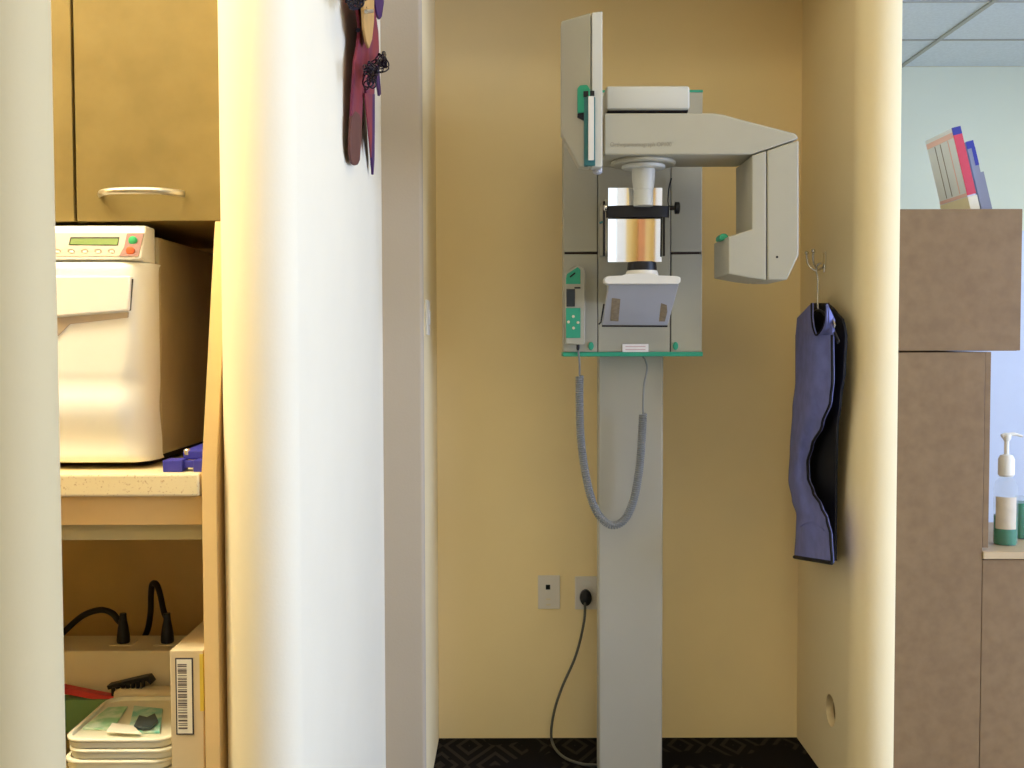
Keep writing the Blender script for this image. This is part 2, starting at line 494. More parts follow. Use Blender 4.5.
# ================================================================== THE X-RAY MACHINE
xr = thing('panoramic_xray_machine', 'pale grey panoramic dental x-ray machine with overhead C-arm and tall column', 'x-ray machine', (0.35, 3.2, 0))
# column
a, b = P(598.5, 500, 3.10), P(663, 500, 3.10)
MB().box(a.x, b.x, 3.10, 3.16, 0.0, P(640, 110, 3.1).z).part('column', 'column_paint', xr, 0.006)
MB().box((a.x + b.x) / 2 - .04, (a.x + b.x) / 2 + .04, 3.155, 3.398, 0.0, P(640, 110, 3.1).z).part('wall_bracket', 'column_paint', xr, 0.003)
# carriage: dark core with five cover panels in front
YC = 3.0
MB().pbox(565, 94, 700, 352, YC + .012, .085).part('carriage_core', 'slit_brown', xr)
for (x0, y0, x1, y1) in ((563.5, 92, 597.4, 251.8), (563.5, 254.2, 597.4, 352), (671.2, 92, 702, 251.8), (671.2, 254.2, 702, 352), (598.2, 92, 670.4, 352)):
    MB().pbox(x0, y0, x1, y1, YC, .016).part('cover_panel', 'machine', xr, 0.002)
# side skins of the carriage
for x0, x1 in ((563.5, 564.5), (701, 702)):
    MB().pbox(x0, 92, x1, 352, YC + .016, .085).part('side_cover', 'machine', xr, 0.001)
MB().pbox(563, 352, 703, 356.5, YC - .006, .10).part('bottom_trim', 'machine_green', xr, 0.002, label='green trim strip along the bottom edge')
MB().pbox(563, 90, 703, 92.3, YC - .002, .10).part('top_trim', 'machine_green', xr, 0.001, label='green trim strip along the top edge')
for x in (591, 675.5):
    MB().lathe(P(x, 346, YC), [(.0095, 0), (.0085, .005), (.004, .006)], 20, 'Y', 0.85, 1.25).part('release_button', 'machine_green', xr)
MB().pbox(622.5, 344, 648.5, 352.2, YC - .003, .004).part('rating_label', 'label_paper', xr, 0.0006)
for y_ in (346, 349):
    MB().pbox(625.5, y_, 645.5, y_ + 1.0, YC - .0036, .001).part('label_line', 'label_ink', xr)
# overhead support arm between carriage and rotating unit
MB().pbox(606, 85.5, 690, 109.5, 2.67, 0.34).part('motor_cover', 'machine_light', xr, 0.008, 3)
MB().pbox(607.5, 109.5, 688, 112, 2.68, 0.32).part('cover_gap', 'black_gap', xr)
# beam of the C-arm
YB, TB = 2.65, 0.19
beam = MB().slab([P(x, y, YB) for x, y in ((604.5, 113), (714, 113), (724, 114.5), (736, 118), (796, 133.5), (799, 138.5), (752, 154.3), (604.5, 155))], (0, TB, 0)).part('rotating_beam', 'machine', xr, 0.004)
# tube head: inner and outer covers with a seam
MB().slab([P(x, y, YB) for x, y in ((752, 155.5), (766.3, 150.6), (766.3, 280), (750, 278), (728.5, 274), (728.5, 236.5), (752, 229))], (0, TB, 0)).part('tube_head', 'machine', xr, 0.003)
tho = MB().slab([P(x, y, YB) for x, y in ((767.3, 150.3), (799, 139.8), (799, 255), (787, 280), (767.3, 280))], (0, TB, 0)).part('tube_head_cover', 'machine', xr, 0.004)
MB().lathe(P(777, 257, YB), [(.003, 0), (.003, .001)], 12, 'Y').part('screw', 'black_gap', tho)
MB().slab([P(x, y, 2.70) for x, y in ((719.5, 240), (719.5, 236), (722, 233.5), (726, 233.5), (728.5, 236), (728.5, 240))], (0, .05, 0)).part('beam_cap', 'machine_green', xr, 0.002, label='green cap on the x-ray nose')
# lettering on the beam
fc = bpy.data.curves.new('beam_lettering', 'FONT')
fc.body = 'Orthopantomograph OP100'; fc.size = 0.0165; fc.extrude = 0.0002
fo = bpy.data.objects.new('beam_lettering_text', fc); C.objects.link(fo)
dg = bpy.context.evaluated_depsgraph_get(); dg.update()
tm = bpy.data.meshes.new_from_object(fo.evaluated_get(dg)); bpy.data.objects.remove(fo)
w_t = max(v.co.x for v in tm.vertices)
p0, p1 = P(610, 146.5, YB), P(671.5, 146.5, YB)
sc_ = (p1.x - p0.x) / w_t
tm.transform(Matrix.Translation(p0 + V((0, -0.0006, 0))) @ Matrix.Rotation(math.radians(90), 4, 'X') @ Matrix.Diagonal((sc_, sc_ * 1.15, 1, 1)))
tm.materials.clear(); tm.materials.append(M('print_grey'))
lo = bpy.data.objects.new('beam_lettering', tm); C.objects.link(lo); attach(lo, beam)
# cassette holder: angled block with a straight inner rail
YS = 2.60
def yd(x): return YS + (591 - x) / 30 * 0.058
ch = MB().slab([P(x, y, yd(x)) for x, y in ((561.5, 21), (590.7, 12.5), (590.7, 167), (579.5, 166.5), (561.5, 133))], (0, .05, 0)).part('cassette_holder', 'machine', xr, 0.003)
MB().slab([P(x, y, YS) for x, y in ((591.7, 12.3), (602.5, 11), (602.5, 167), (591.7, 167))], (0, .045, 0)).part('cassette_rail', 'machine_light', xr, 0.003)
MB().slab([P(x, y, yd(x) - .012) for x, y in ((577.5, 88), (580, 85), (587, 84.5), (590, 89), (590, 110), (585, 112), (577.5, 113))], (0, .02, 0)).part('latch', 'machine_green', ch, 0.002, label='green latch')
MB().slab([P(x, y, yd(x) - .008) for x, y in ((577.5, 113.5), (589, 111), (589, 124), (583.5, 120), (577.5, 117))], (0, .015, 0)).part('latch_grip', 'black_plastic', ch, 0.001)
MB().slab([P(x, y, 2.593) for x, y in ((583.5, 91), (594.5, 90.5), (594.5, 96), (583.5, 96.5))], (0, .01, 0)).part('latch_catch', 'black_plastic', ch, 0.001)
MB().pbox(584.3, 97, 595.3, 165.5, 2.592, .02).part('slot_frame', 'machine_teal', ch, 0.001)
MB().pbox(588.3, 96, 594, 160, 2.586, .016).part('film_cassette', 'white_plastic', ch, 0.001, label='white film cassette edge in the slot')
MB().lathe(P(597.5, 168, 2.66), [(.012, 0), (.012, -.012), (.006, -.016)], 16).part('rubber_stop', 'machine_grey', ch)
# turning disc and neck under the beam
dc = P(643, 155.5, 2.745)
ZB = P(640, 155, YB).z
MB().lathe((dc.x, 2.745, ZB), [(.080, .001), (.084, -.003), (.084, -.008), (.080, -.011)], 48).part('turning_disc', 'machine', xr)
MB().lathe((dc.x, 2.735, ZB - .011), [(.052, 0), (.056, -.002), (.056, -.008), (.052, -.011)], 40).part('turning_collar', 'machine_light', xr)
zt, zm, zb = ZB - .022, P(640, 190, 2.735).z, P(640, 206, 2.735).z
nk = MB()
nk.lathe((dc.x, 2.735, 0), [(.0305, zt), (.0300, zt - .02), (.0265, zm), (.0255, zm - .001), (.0255, zb)], 32)
nk.part('neck', 'machine_light', xr)
# mirror, head band, temple rests
mi = MB()
ma, mb_ = P(608, 262, 2.79), P(662, 188, 2.79)
mi.box(ma.x, mb_.x, -.002, .002, -(mb_.z - ma.z) / 2, (mb_.z - ma.z) / 2)
mo = mi.part('mirror', 'mirror', xr, 0, label='mirror glass reflecting the room')
mo.data.transform(Matrix.Translation((0, 2.79, (ma.z + mb_.z) / 2)) @ Matrix.Rotation(math.radians(2.2), 4, 'X'))
MB().box(ma.x - .004, mb_.x + .006, 2.81, 3.0, ma.z + .03, mb_.z - .02).part('mirror_bracket', 'machine', xr, 0.003)
bc = P(638, 208, 2.76); bw = (P(671, 208, 2.76).x - P(605.5, 208, 2.76).x) / 2
bz0, bz1 = P(638, 214.5, 2.7).z, P(638, 202.5, 2.7).z
def band(u, v):
    a = math.radians(195 + 150 * u)
    return V((bc.x + bw * math.cos(a), 2.775 + .022 * math.sin(a), bz0 + (bz1 - bz0) * v))
MB().sheet(band, (0, .004, 0), 28, 1).part('head_band', 'black_plastic', xr, 0.0008, label='black head band')
for x, y0, y1 in ((604.2, 201, 256), (664, 213, 256)):
    MB().pbox(x - 1.2, y0, x + 1.2, y1, 2.765, .010).part('temple_rest', 'black_plastic', xr, 0.001)
for x in (672, 608):
    kx = P(x, 208, 2.77)
    if x > 640:
        MB().lathe((kx.x - .006, kx.y, kx.z), [(.006, 0), (.006, .012), (.016, .014), (.016, .024), (.012, .026)], 20, 'X').part('knob', 'black_plastic', xr)
    else:
        MB().lathe((kx.x - .012, kx.y, kx.z), [(.008, 0), (.011, .003), (.011, .008), (.006, .010)], 20, 'X').part('knob', 'chrome', xr)
MB().tube([P(605, 221, 2.77), P(599.5, 223, 2.77)], .003, 8).part('pointer', 'machine_teal', xr)
MB().tube(spline([P(671.5, 178, 2.99), P(669, 188, 2.985), P(668, 200, 2.9), P(669, 206, 2.80)], 6), .002, 6).part('cable', 'black_plastic', xr)
# chin rest
cc = P(641, 270, 2.74)
MB().lathe((cc.x, 2.72, 0), [(.0375, P(641, 271, 2.72).z), (.038, P(641, 268, 2.72).z), (.0365, P(641, 262.3, 2.72).z), (.032, P(641, 262, 2.72).z)], 32).part('chin_collar', 'black_plastic', xr, label='black chin collar')
MB().lathe((cc.x, 2.72, 0), [(.043, P(641, 279, 2.72).z), (.042, P(641, 274, 2.72).z), (.039, P(641, 270.8, 2.72).z)], 32).part('chin_base', 'white_plastic', xr)
MB().slab([P(x, y, 2.66) for x, y in ((604.5, 280), (605.5, 277), (609, 276), (622, 275.5), (627, 273.5), (655, 273.5), (659, 275.5), (677, 276), (680.5, 277.5), (680.5, 282), (678, 284), (608, 284), (605, 282.5))], (0, .05, 0)).part('chin_shelf', 'white_plastic', xr, 0.002)
MB().pbox(612, 278, 672, 300, 2.83, .17).part('shelf_bracket', 'machine', xr, 0.002)
cp = MB().slab([P(609, 284.5, 2.68), P(679, 284.5, 2.68), P(667.5, 325.5, 2.80), P(602, 325, 2.80)], (0, .02, .004)).part('patient_shield', 'machine_grey', xr, 0.002, label='grey sloping shield under the chin rest')
def on_shield(x, y): return P(x, y, 2.68 + (y - 284.5) / 40.5 * .12 - .0025)
for q in (((612, 298), (620.5, 299), (618.5, 321.5), (610.5, 321)), ((661, 303), (667, 305), (667.5, 312), (665, 321.5), (659, 321.5))):
    MB().slab([on_shield(*p) for p in q], (0, .003, 0)).part('grip_patch', 'brown_patch', cp, 0.0005, label='brown grip patch')
MB().slab([on_shield(*p) for p in ((661, 290), (663.5, 290), (668, 300), (665, 305))], (0, .001, 0))
MB().tube([P(604, 304, 2.8), P(601.2, 322, 2.82), P(599, 324, 2.83)], .0025, 6).part('lever', 'black_plastic', xr)
MB().tube([P(602, 326, 2.80), P(667.5, 326.3, 2.80)], .0022, 6).part('shield_lip', 'black_gap', cp)

# hand control hanging at the left of the carriage, with its coiled cord
hs = thing('hand_control', 'beige hand control with green keypad and coiled grey cord', 'remote control', P(575, 345, 2.97))
MB().slab([P(x, y, 2.965) for x, y in ((564.8, 277), (566, 272), (578, 264.5), (583, 267), (585.3, 273), (585, 343), (583, 345), (565.5, 344))], (0, .03, 0)).part('body', 'machine', hs, 0.003)
MB().slab([P(x, y, 2.9625) for x, y in ((566, 278.5), (567, 274), (577.5, 267), (580.5, 269.5), (580.5, 284), (566, 284))], (0, .004, 0)).part('top_panel', 'machine_green', hs, 0.001)
MB().pbox(566.5, 289, 575, 306.5, 2.962, .004).part('display', 'lcd_dark', hs, 0.0006)
kp = MB().pbox(566, 308, 580.5, 338, 2.962, .004).part('keypad', 'machine_green', hs, 0.001)
for x, y in ((573.3, 316.5), (568.5, 322), (578, 322.5), (573.5, 328)):
    MB().lathe(P(x, y, 2.962), [(.0042, 0), (.0042, .0015), (.003, .002)], 12, 'Y').part('key', 'cream_plastic', kp)
MB().tube([P(570, 277, 2.9615), P(575, 273, 2.9615)], .0022, 6).part('indicator', 'black_plastic', hs)
MB().pbox(574.5, 287, 580.5, 288.6, 2.962, .003).part('latch_line', 'black_plastic', hs)
MB().lathe(P(578, 344, 2.98), [(.0045, 0), (.0045, -.014), (.003, -.018)], 12).part('strain_relief', 'black_plastic', hs)
pth = spline([P(578, 349, 2.98), P(579.5, 362, 3.0), P(579.5, 376, 3.03)], 8)
MB().tube(pth, .0028, 8).part('lead', 'cord_grey', hs)
cpath = spline([P(579.5, 376, 3.035), P(579.5, 405, 3.04), P(580.5, 435, 3.045), P(584, 465, 3.05), P(590, 494, 3.05), P(598, 514, 3.05), P(611, 525, 3.05), P(624, 520, 3.05), P(633, 502, 3.05), P(638.5, 475, 3.045), P(641.5, 445, 3.04), P(643, 414, 3.035)], 24)
L = [0.0]
for i in range(1, len(cpath)): L.append(L[-1] + (cpath[i] - cpath[i - 1]).length)
def at_len(s):
    for i in range(1, len(L)):
        if L[i] >= s:
            t = (s - L[i - 1]) / max(L[i] - L[i - 1], 1e-9)
            return cpath[i - 1].lerp(cpath[i], t), (cpath[i] - cpath[i - 1]).normalized()
    return cpath[-1], (cpath[-1] - cpath[-2]).normalized()
pitch = 0.0064
N = int(L[-1] / pitch * 10)
hel = []
for k in range(N + 1):
    p, tn = at_len(L[-1] * k / N)
    u = V((0, 1, 0)); w_ = tn.cross(u).normalized(); a = 2 * math.pi * k / 10
    hel.append(p + (u * math.cos(a) + w_ * math.sin(a)) * .0095)
MB().tube(hel, .0031, 6).part('coiled_cord', 'cord_grey', hs)
MB().tube(spline([P(643, 414, 3.035), P(643, 400, 3.03), P(644, 385, 3.03), P(647, 368, 3.04), P(645, 360, 3.05), P(643, 357, 3.06)], 6), .0028, 8).part('lead', 'cord_grey', hs)

# power cord of the machine, plugged in at the wall
pc = P(585.3, 596, BACK)
MB().lathe((pc.x, BACK - .0075, pc.z), [(.017, 0), (.0195, .008), (.019, .022), (.012, .030), (.004, .033)], 24, 'Y', 1.0, 1.35).part('power_plug', 'black_plastic', xr, label='round black plug in the wall outlet')
z0 = 0.0046
path = [P(585, 602, BACK - .035), P(584, 622, BACK - .04), P(576, 655, BACK - .045), P(563, 685, BACK - .05), P(555, 708, BACK - .05), P(551.5, 728, BACK - .045), PZ(552, 741, z0), PZ(557, 751, z0), PZ(567, 759, z0), PZ(582, 764, z0), PZ(597, 765, z0), PZ(606, 765, z0)]
MB().tube(spline(path, 8), .0042, 8).part('power_cord', 'cord_dark', xr, label='dark grey power cord running to the floor')

# ================================================================== WALL PLATES
def plate(name, label, x0, y0, x1, y1):
    c = P((x0 + x1) / 2, (y0 + y1) / 2, BACK)
    t = thing(name, label, 'wall plate', (c.x, BACK, P(x0, y1, BACK).z), None)
    MB().pbox(x0, y0, x1, y1, BACK - .006, .0062).part('cover_plate', 'plate_plastic', t, 0.002)
    return t
t = plate('data_plate', 'pale wall plate with one dark data jack on the yellow wall', 538, 575.5, 560, 609)
MB().pbox(545.8, 584.8, 550.2, 589.6, BACK - .0075, .002).part('jack', 'lcd_dark', t)
for y in (598.5, 604):
    MB().pbox(546, y, 550.5, y + 1.6, BACK - .0066, .001).part('port_cover', 'cream_plastic', t)
t = plate('outlet_plate', 'pale wall outlet holding a black plug beside the column', 575, 576.5, 597, 609.5)
for y in (584, 600):
    MB().lathe(P(586, y, BACK - .006), [(.015, 0), (.0145, .0015)], 24, 'Y', 1.0, 0.85).part('socket_face', 'white_plastic', t)
# light switch on the alcove flank, seen edge-on
sw0, sw1 = 2.955, 3.03
zz0, zz1 = PX(426, 335, XL).z, PX(426, 300, XL).z
t = thing('light_switch', 'white light switch seen edge-on on the narrow alcove wall', 'light switch', (XL, 2.99, zz0))
MB().box(XL - .0005, XL + .007, sw0, sw1, zz0, zz1).part('cover_plate', 'white_plastic', t, 0.002)
MB().box(XL + .006, XL + .011, 2.98, 3.005, (zz0 + zz1) / 2 - .02, (zz0 + zz1) / 2 + .02).part('rocker', 'white_plastic', t, 0.002)

# ================================================================== LEAD APRON ON THE RIGHT WALL
hk = PX(825, 262, XR)
t = thing('wall_hook', 'small two-pronged metal wall hook above the lead apron', 'hook', (XR, hk.y, hk.z - .02))
MB().box(XR - .004, XR + .0005, hk.y - .012, hk.y + .012, hk.z - .022, hk.z + .03).part('back_plate', 'chrome', t, 0.001)
for sy, up in ((-.035, .03), (.035, .03)):
    q = V((XR - .002, hk.y, hk.z - .012))
    tip = V((XR - .045, hk.y + sy, hk.z + up))
    MB().tube(spline([q, q + V((-.022, sy * .4, -.012)), q + V((-.040, sy * .8, .008)), tip], 6), .003, 8).part('prong', 'chrome', t)
    MB().lathe(tip - V((0, 0, .003)), [(.002, -.004), (.006, 0), (.006, .005), (.002, .009)], 12).part('prong_tip', 'chrome', t)
XA = 0.868
hg = thing('coat_hanger', 'thin metal hanger carrying the blue lead apron', 'hanger', PX(818, 312, XA))
hx = PX(818, 300, XA)
hook = [PX(824, 272, XA + .012), PX(824.5, 266, XA + .012), PX(821.5, 263.5, XA + .008), PX(817.5, 265, XA), PX(816.5, 271, XA), PX(818, 280, XA), PX(817.8, 300, XA), PX(818, 309, XA)]
MB().tube(spline(hook, 6), .0026, 8).part('hook_wire', 'chrome', hg)
sh = PX(818, 310, XA)
MB().tube(spline([sh + V((0, .19, -.09)), sh + V((0, .10, -.03)), sh, sh + V((0, -.10, -.03)), sh + V((0, -.19, -.09))], 6), .004, 8).part('shoulder_bar', 'black_plastic', hg)

ap = thing('lead_apron', 'blue-violet lead apron with black edging hanging on the cream wall', 'apron', PX(815, 560, XA))
def interp(tab, y):
    for i in range(len(tab) - 1):
        if tab[i][0] <= y <= tab[i + 1][0]:
            t = (y - tab[i][0]) / (tab[i + 1][0] - tab[i][0])
            t = t * t * (3 - 2 * t)
            return tab[i][1] + (tab[i + 1][1] - tab[i][1]) * t
    return tab[-1][1] if y > tab[-1][0] else tab[0][1]
Lb = [(335, 795.5), (350, 795.5), (380, 795.5), (410, 792.5), (450, 790), (480, 788.5), (500, 792), (515, 796.5), (530, 796), (557, 794.5)]
Rb = [(335, 832), (380, 832.5), (400, 830.5), (425, 822), (445, 812), (462, 807.5), (478, 808), (492, 813), (506, 821), (520, 827), (535, 830.5), (563, 832)]
X1 = 0.855
def fold(u, y):
    return -0.010 * math.sin(math.pi * u) - 0.006 * math.sin(u * 7.5 + y * .012)
def body_fn(u, v):
    yl = 335 + (557 - 335) * v; yr = 335 + (563 - 335) * v
    y = yl + (yr - yl) * u
    x = interp(Lb, y) + (interp(Rb, y) - interp(Lb, y)) * u
    near = max(0, u - .75) / .25
    return PX(x, y, X1 + fold(u, y) + 0.0 * near)
MB().sheet(body_fn, (.006, 0, 0), 20, 48).part('front_panel', 'apron_blue', ap, 0, angle=60)
def lstrap(u, v):
    y = 303 + 32 * v + (1 - v) * (1 - u) * 15
    xl = 795.5 + (811 - 795.5) * 0; 
    x0 = 795.5 + (1 - v) * 1.5; x1 = 811.5 + 4.0 * v ** 4
    return PX(x0 + (x1 - x0) * u, y, X1 + fold(u * .45, y))
MB().sheet(lstrap, (.006, 0, 0), 10, 12).part('shoulder_panel', 'apron_blue', ap, angle=60)
def rstrap(u, v):
    y = 304 + 31 * v + (1 - v) * u * 16
    x0 = 825.5 - 8.5 * v ** 4; x1 = 833 - v * 1.0
    return PX(x0 + (x1 - x0) * u, y, X1 + fold(.55 + u * .45, y))
MB().sheet(rstrap, (.006, 0, 0), 10, 12).part('shoulder_panel', 'apron_blue', ap, angle=60)
# black back half with its lining, nearer the wall
XB2 = 0.893
Lk = [(303, 811), (312, 808), (335, 806), (400, 812), (450, 803), (560, 806)]
Rk = [(303, 826), (312, 836), (322, 843), (335, 845), (370, 843.5), (400, 839.5), (430, 836), (480, 835), (563, 834.5)]
def back_fn(u, v):
    y = 303 + (561 - 303) * v
    x = interp(Lk, y) + (interp(Rk, y) - interp(Lk, y)) * u
    return PX(x, y, XB2 - .012 * (1 - u) - .005 * math.sin(v * 9 + u * 4))
MB().sheet(back_fn, (.007, 0, 0), 14, 48).part('back_panel', 'apron_black', ap, angle=60, label='black back panel')
# dark edging along both sides and the hem
MB().tube([body_fn(1, k / 60) for k in range(61)], .004, 6).part('edging', 'apron_black', ap)
MB().tube([body_fn(0, k / 60) + V((.004, 0, 0)) for k in range(61)], .0045, 6).part('edging', 'apron_black', ap)
MB().tube([body_fn(k / 20, 1) for k in range(21)], .0055, 6).part('hem', 'apron_black', ap)
MB().tube([lstrap(1, k / 12) for k in range(13)] + [rstrap(0, 1 - k / 12) for k in range(13)], .0028, 6).part('neck_edging', 'apron_black', ap)
MB().box(0, .004, -.010, .010, -.006, .006).part('buckle', 'chrome', ap)
bo = C.objects[-1]
bo.data.transform(Matrix.Translation(PX(833, 324, .86)) @ Matrix.Rotation(.7, 4, 'X'))
# seam where the apron's pocket line shows
MB().tube([body_fn(.15 + .7 * k / 12, .86 - .03 * math.sin(math.pi * k / 12)) - V((.002, 0, 0)) for k in range(13)], .0014, 5).part('seam', 'apron_blue', ap)

# ================================================================== CABINET NOOK AT THE LEFT
XG = XW - TH - .002      # outer face of the tall side panel
ZC = P(150, 474, 1.70).z
ZU = P(150, 221, 1.80).z
# tall side panel (slopes back above the counter)
gp = [(1.702, 0.0), (1.702, ZC), (1.80, ZU - .001), (2.35, ZU - .001), (2.35, 0.0)]
MB().slab([(XG, y, z) for y, z in gp], (-.024, 0, 0)).top('side_panel', 'wood_edge', 'tall light wooden end panel between the cabinets and the white wall', 'panel', bevel=.001)
XG2 = XG - .0255
# upper cabinet
uc = thing('upper_cabinet', 'tan wooden upper cabinet with a curved satin bar handle', 'cabinet', (-0.9, 2.0, ZU))
MB().box(-1.7, XG, 1.822, 2.35, ZU + .002, CEIL - .01).part('body', 'wood_left', uc, .001)
xs_ = P(74.3, 150, 1.80).x
d1 = MB().box(xs_ + .0022, XG, 1.80, 1.82, ZU, CEIL - .02).part('door', 'wood_left', uc, .0012)
d2 = MB().box(xs_ - .40, xs_ - .0022, 1.80, 1.82, ZU, CEIL - .02).part('door', 'wood_left', uc, .0012)
MB().box(-1.7, xs_ - .403, 1.80, 1.82, ZU, CEIL - .02).part('door', 'wood_left', uc, .0012)
ha, hb = P(97, 193.5, 1.79), P(183, 193.5, 1.79)
def hfun(u, v):
    t = u * 2 - 1
    return V((ha.x + (hb.x - ha.x) * u, 1.8 - .003 - .030 * (1 - t ** 4) - .004 * math.sin(math.pi * v), ha.z - .0055 + .011 * v + .002 * (1 - t * t)))
MB().sheet(hfun, (0, .005, 0), 24, 4).part('handle', 'brass_satin', d1, .0, angle=60)
# counter
MB().box(-1.7, XG2 - .002, 1.70, 2.35, ZC - .037, ZC).top('countertop', 'counter', 'beige speckled countertop under the white autoclave', 'countertop', bevel=.004)
# base unit: open shelf
bu = thing('base_cabinet', 'open wooden base cabinet under the speckled countertop', 'cabinet', (-1.0, 2.0, 0))
zr = P(130, 525, 1.715).z
MB().box(-1.7, XG2, 1.715, 1.735, zr, ZC - .0375).part('front_rail', 'wood_edge', bu, .001)
MB().box(-1.7, XG2, 1.737, 1.757, P(130, 540, 1.737).z, zr + .01).part('inner_rail', 'rail_cream', bu, .001)
MB().box(-1.7, XG2, 2.30, 2.32, 0, ZC - .04).part('back_panel', 'wood_back', bu)
ZS = 0.565
MB().box(-1.7, XG2, 1.715, 2.298, ZS - .02, ZS).part('shelf', 'wood_left', bu, .001)
MB().box(-1.7, XG2, 1.75, 2.298, 0.06, 0.08).part('shelf', 'wood_left', bu, .001)
MB().box(-1.72, -1.702, 1.715, 2.32, 0, ZC - .04).part('side', 'wood_left', bu)

# autoclave
YA = 1.755
xR = P(157.5, 400, YA + .055).x; xL = xR - .46
zA0 = P(120, 463, YA).z; zTop = P(120, 225.5, YA + .03).z
ac = thing('autoclave', 'cream tabletop autoclave with green display standing on the countertop', 'autoclave', ((xL + xR) / 2, 2.0, ZC))
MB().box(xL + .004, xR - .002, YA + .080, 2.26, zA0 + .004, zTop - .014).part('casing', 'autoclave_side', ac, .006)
zF = P(120, 259, YA).z
# fascia: sloping wedge
MB().slab([(xL, YA + .030, zTop), (xL, YA, zF), (xL, YA + .075, zF - .006), (xL, YA + .075, zTop)], (xR - xL - .006, 0, 0)).part('fascia', 'autoclave', ac, .004)
def onf(x, y, lift=0.0):       # point on the sloping fascia
    z = P(x, y, YA + .012).z; t = (z - zF) / (zTop - zF)
    Y = YA + .030 * t - lift
    return P(x, y, Y)
fp = MB().slab([onf(x, y, .0015) for x, y in ((20, 233), (144, 233), (138.5, 256.5), (20, 256.5))], (0, .003, 0)).part('control_panel', 'fascia', ac, .0005)
MB().slab([onf(x, y, .0022) for x, y in ((127, 233.2), (143.7, 233.2), (138.2, 256.2), (119, 256.2), (124, 247))], (0, .002, 0)).part('button_field', 'fascia_red', fp)
MB().slab([onf(x, y, .0022) for x, y in ((70.5, 237), (119.5, 237), (118, 245.5), (68.5, 245))], (0, .002, 0)).part('display_bezel', 'lcd_dark', fp)
MB().slab([onf(x, y, .0028) for x, y in ((71.3, 238.6), (118.3, 238.6), (117.3, 244.7), (69.8, 244.4))], (0, .002, 0)).part('display', 'lcd_green', fp)
for x, y, m in ((133.2, 240.5, 'button_green'), (130.8, 250.8, 'button_red')):
    MB().lathe(onf(x, y, .0018), [(.0072, 0), (.0072, .003), (.005, .004)], 20, 'Y').part('button', m, fp)
for x in (44, 57.5, 71.3, 84.8, 98.2, 111.6):
    MB().slab([onf(x - 1.9, 249.8, .003), onf(x + 1.9, 249.8, .003), onf(x + 1.9, 252.8, .003), onf(x - 1.9, 252.8, .003)], (0, .002, 0)).part('button', 'white_plastic', fp, .0004)
for x in (57.5, 71.3, 84.8, 98.2, 111.6):
    MB().lathe(onf(x, 251.3, .0016), [(.0062, 0), (.0062, .0008)], 16, 'Y', 1.0, .7).part('button_ring', 'fascia', fp)
# door: bulged moulding with a wavy outer flank
zD1, zD0 = P(120, 261.5, YA).z, zA0
def door_fn(u, v):
    x = xL + (xR - xL) * u
    z = zD0 + (zD1 - zD0) * v
    e = min(1.0, (1 - u) / (.088 + .028 * math.sin(v * 8.0 - .6)), u / .085)
    side = math.sqrt(max(0, 1 - (1 - e) ** 2))
    ev = min(1.0, (1 - v) / .06, v / .05)
    tb = math.sqrt(max(0, 1 - (1 - ev) ** 2))
    wav = .006 * math.sin(v * 15.0 + .6) * (1 if v < .45 else 0) * min(1, max(0, (.45 - v) * 8))
    return V((x - (.006 + .007 * math.sin(v * 6.0)) * (1 - e) * .0, YA + .058 - .053 * side - .012 * tb + wav, z))
MB().sheet(door_fn, (0, .025, 0), 90, 60).part('door', 'autoclave', ac, angle=60)
# handle: raised flap; beneath it a darker slab coloured as the recess's shade
YD = YA - .0095
MB().slab([P(x, y, YD - .006) for x, y in ((20, 276), (130.5, 276), (128.5, 310.5), (60, 316.5), (20, 317))], (0, .014, 0)).part('door_handle', 'autoclave', ac, .003)
MB().slab([P(x, y, YD + .0005) for x, y in ((20, 318), (60, 317.5), (128.5, 312), (128, 317.5), (70, 324), (58, 336), (20, 338))], (0, .006, 0)).part('recess_shade', 'fascia', ac, .001)
MB().slab([P(x, y, YD + .0005) for x, y in ((131.2, 279), (132.6, 279), (130.2, 310.5), (128.9, 310.5))], (0, .004, 0)).part('handle_slit', 'lcd_dark', ac)
for x in (xL + .04, xR - .04):
    for y in (YA + .10, 2.2):
        MB().lathe((x, y, ZC + .0005), [(.014, 0), (.016, .004), (.016, zA0 - ZC + .006)], 16).part('foot', 'black_plastic', ac)
MB().box(xL + .01, xR - .01, YA + .05, 2.25, zA0 - .006, zA0 + .006).part('bottom_plate', 'black_gap', ac)

# blue clamp on the counter
bl = thing('blue_instrument_rest', 'blue plastic instrument rest on the counter corner beside the autoclave', 'rest', P(184, 473, 1.725))
for x0, x1 in ((162.5, 182), (193, 205)):
    q0, q1 = P(x0, 470, 1.722), P(x1, 470, 1.722)
    MB().box(q0.x, q1.x, 1.722, 1.757, ZC, ZC + .020).part('foot_block', 'blue_plastic', bl, .002)
q0, q1 = P(181, 465, 1.735), P(194, 465, 1.735)
MB().box(q0.x - .004, q1.x + .004, 1.735, 1.752, ZC + .006, ZC + .017).part('bridge', 'blue_plastic', bl, .001)
MB().slab([(q0.x + .0, 1.745, ZC + .018), (q0.x + .035, 1.745, ZC + .018), (q0.x + .037, 1.93, ZC + .026), (q0.x + .012, 1.93, ZC + .026)], (0, 0, .016)).part('arm', 'blue_plastic', bl, .003)
MB().lathe((q0.x + .006, 1.75, ZC + .026), [(.006, 0), (.006, .008), (.004, .010)], 12).part('pin', 'chrome', bl)

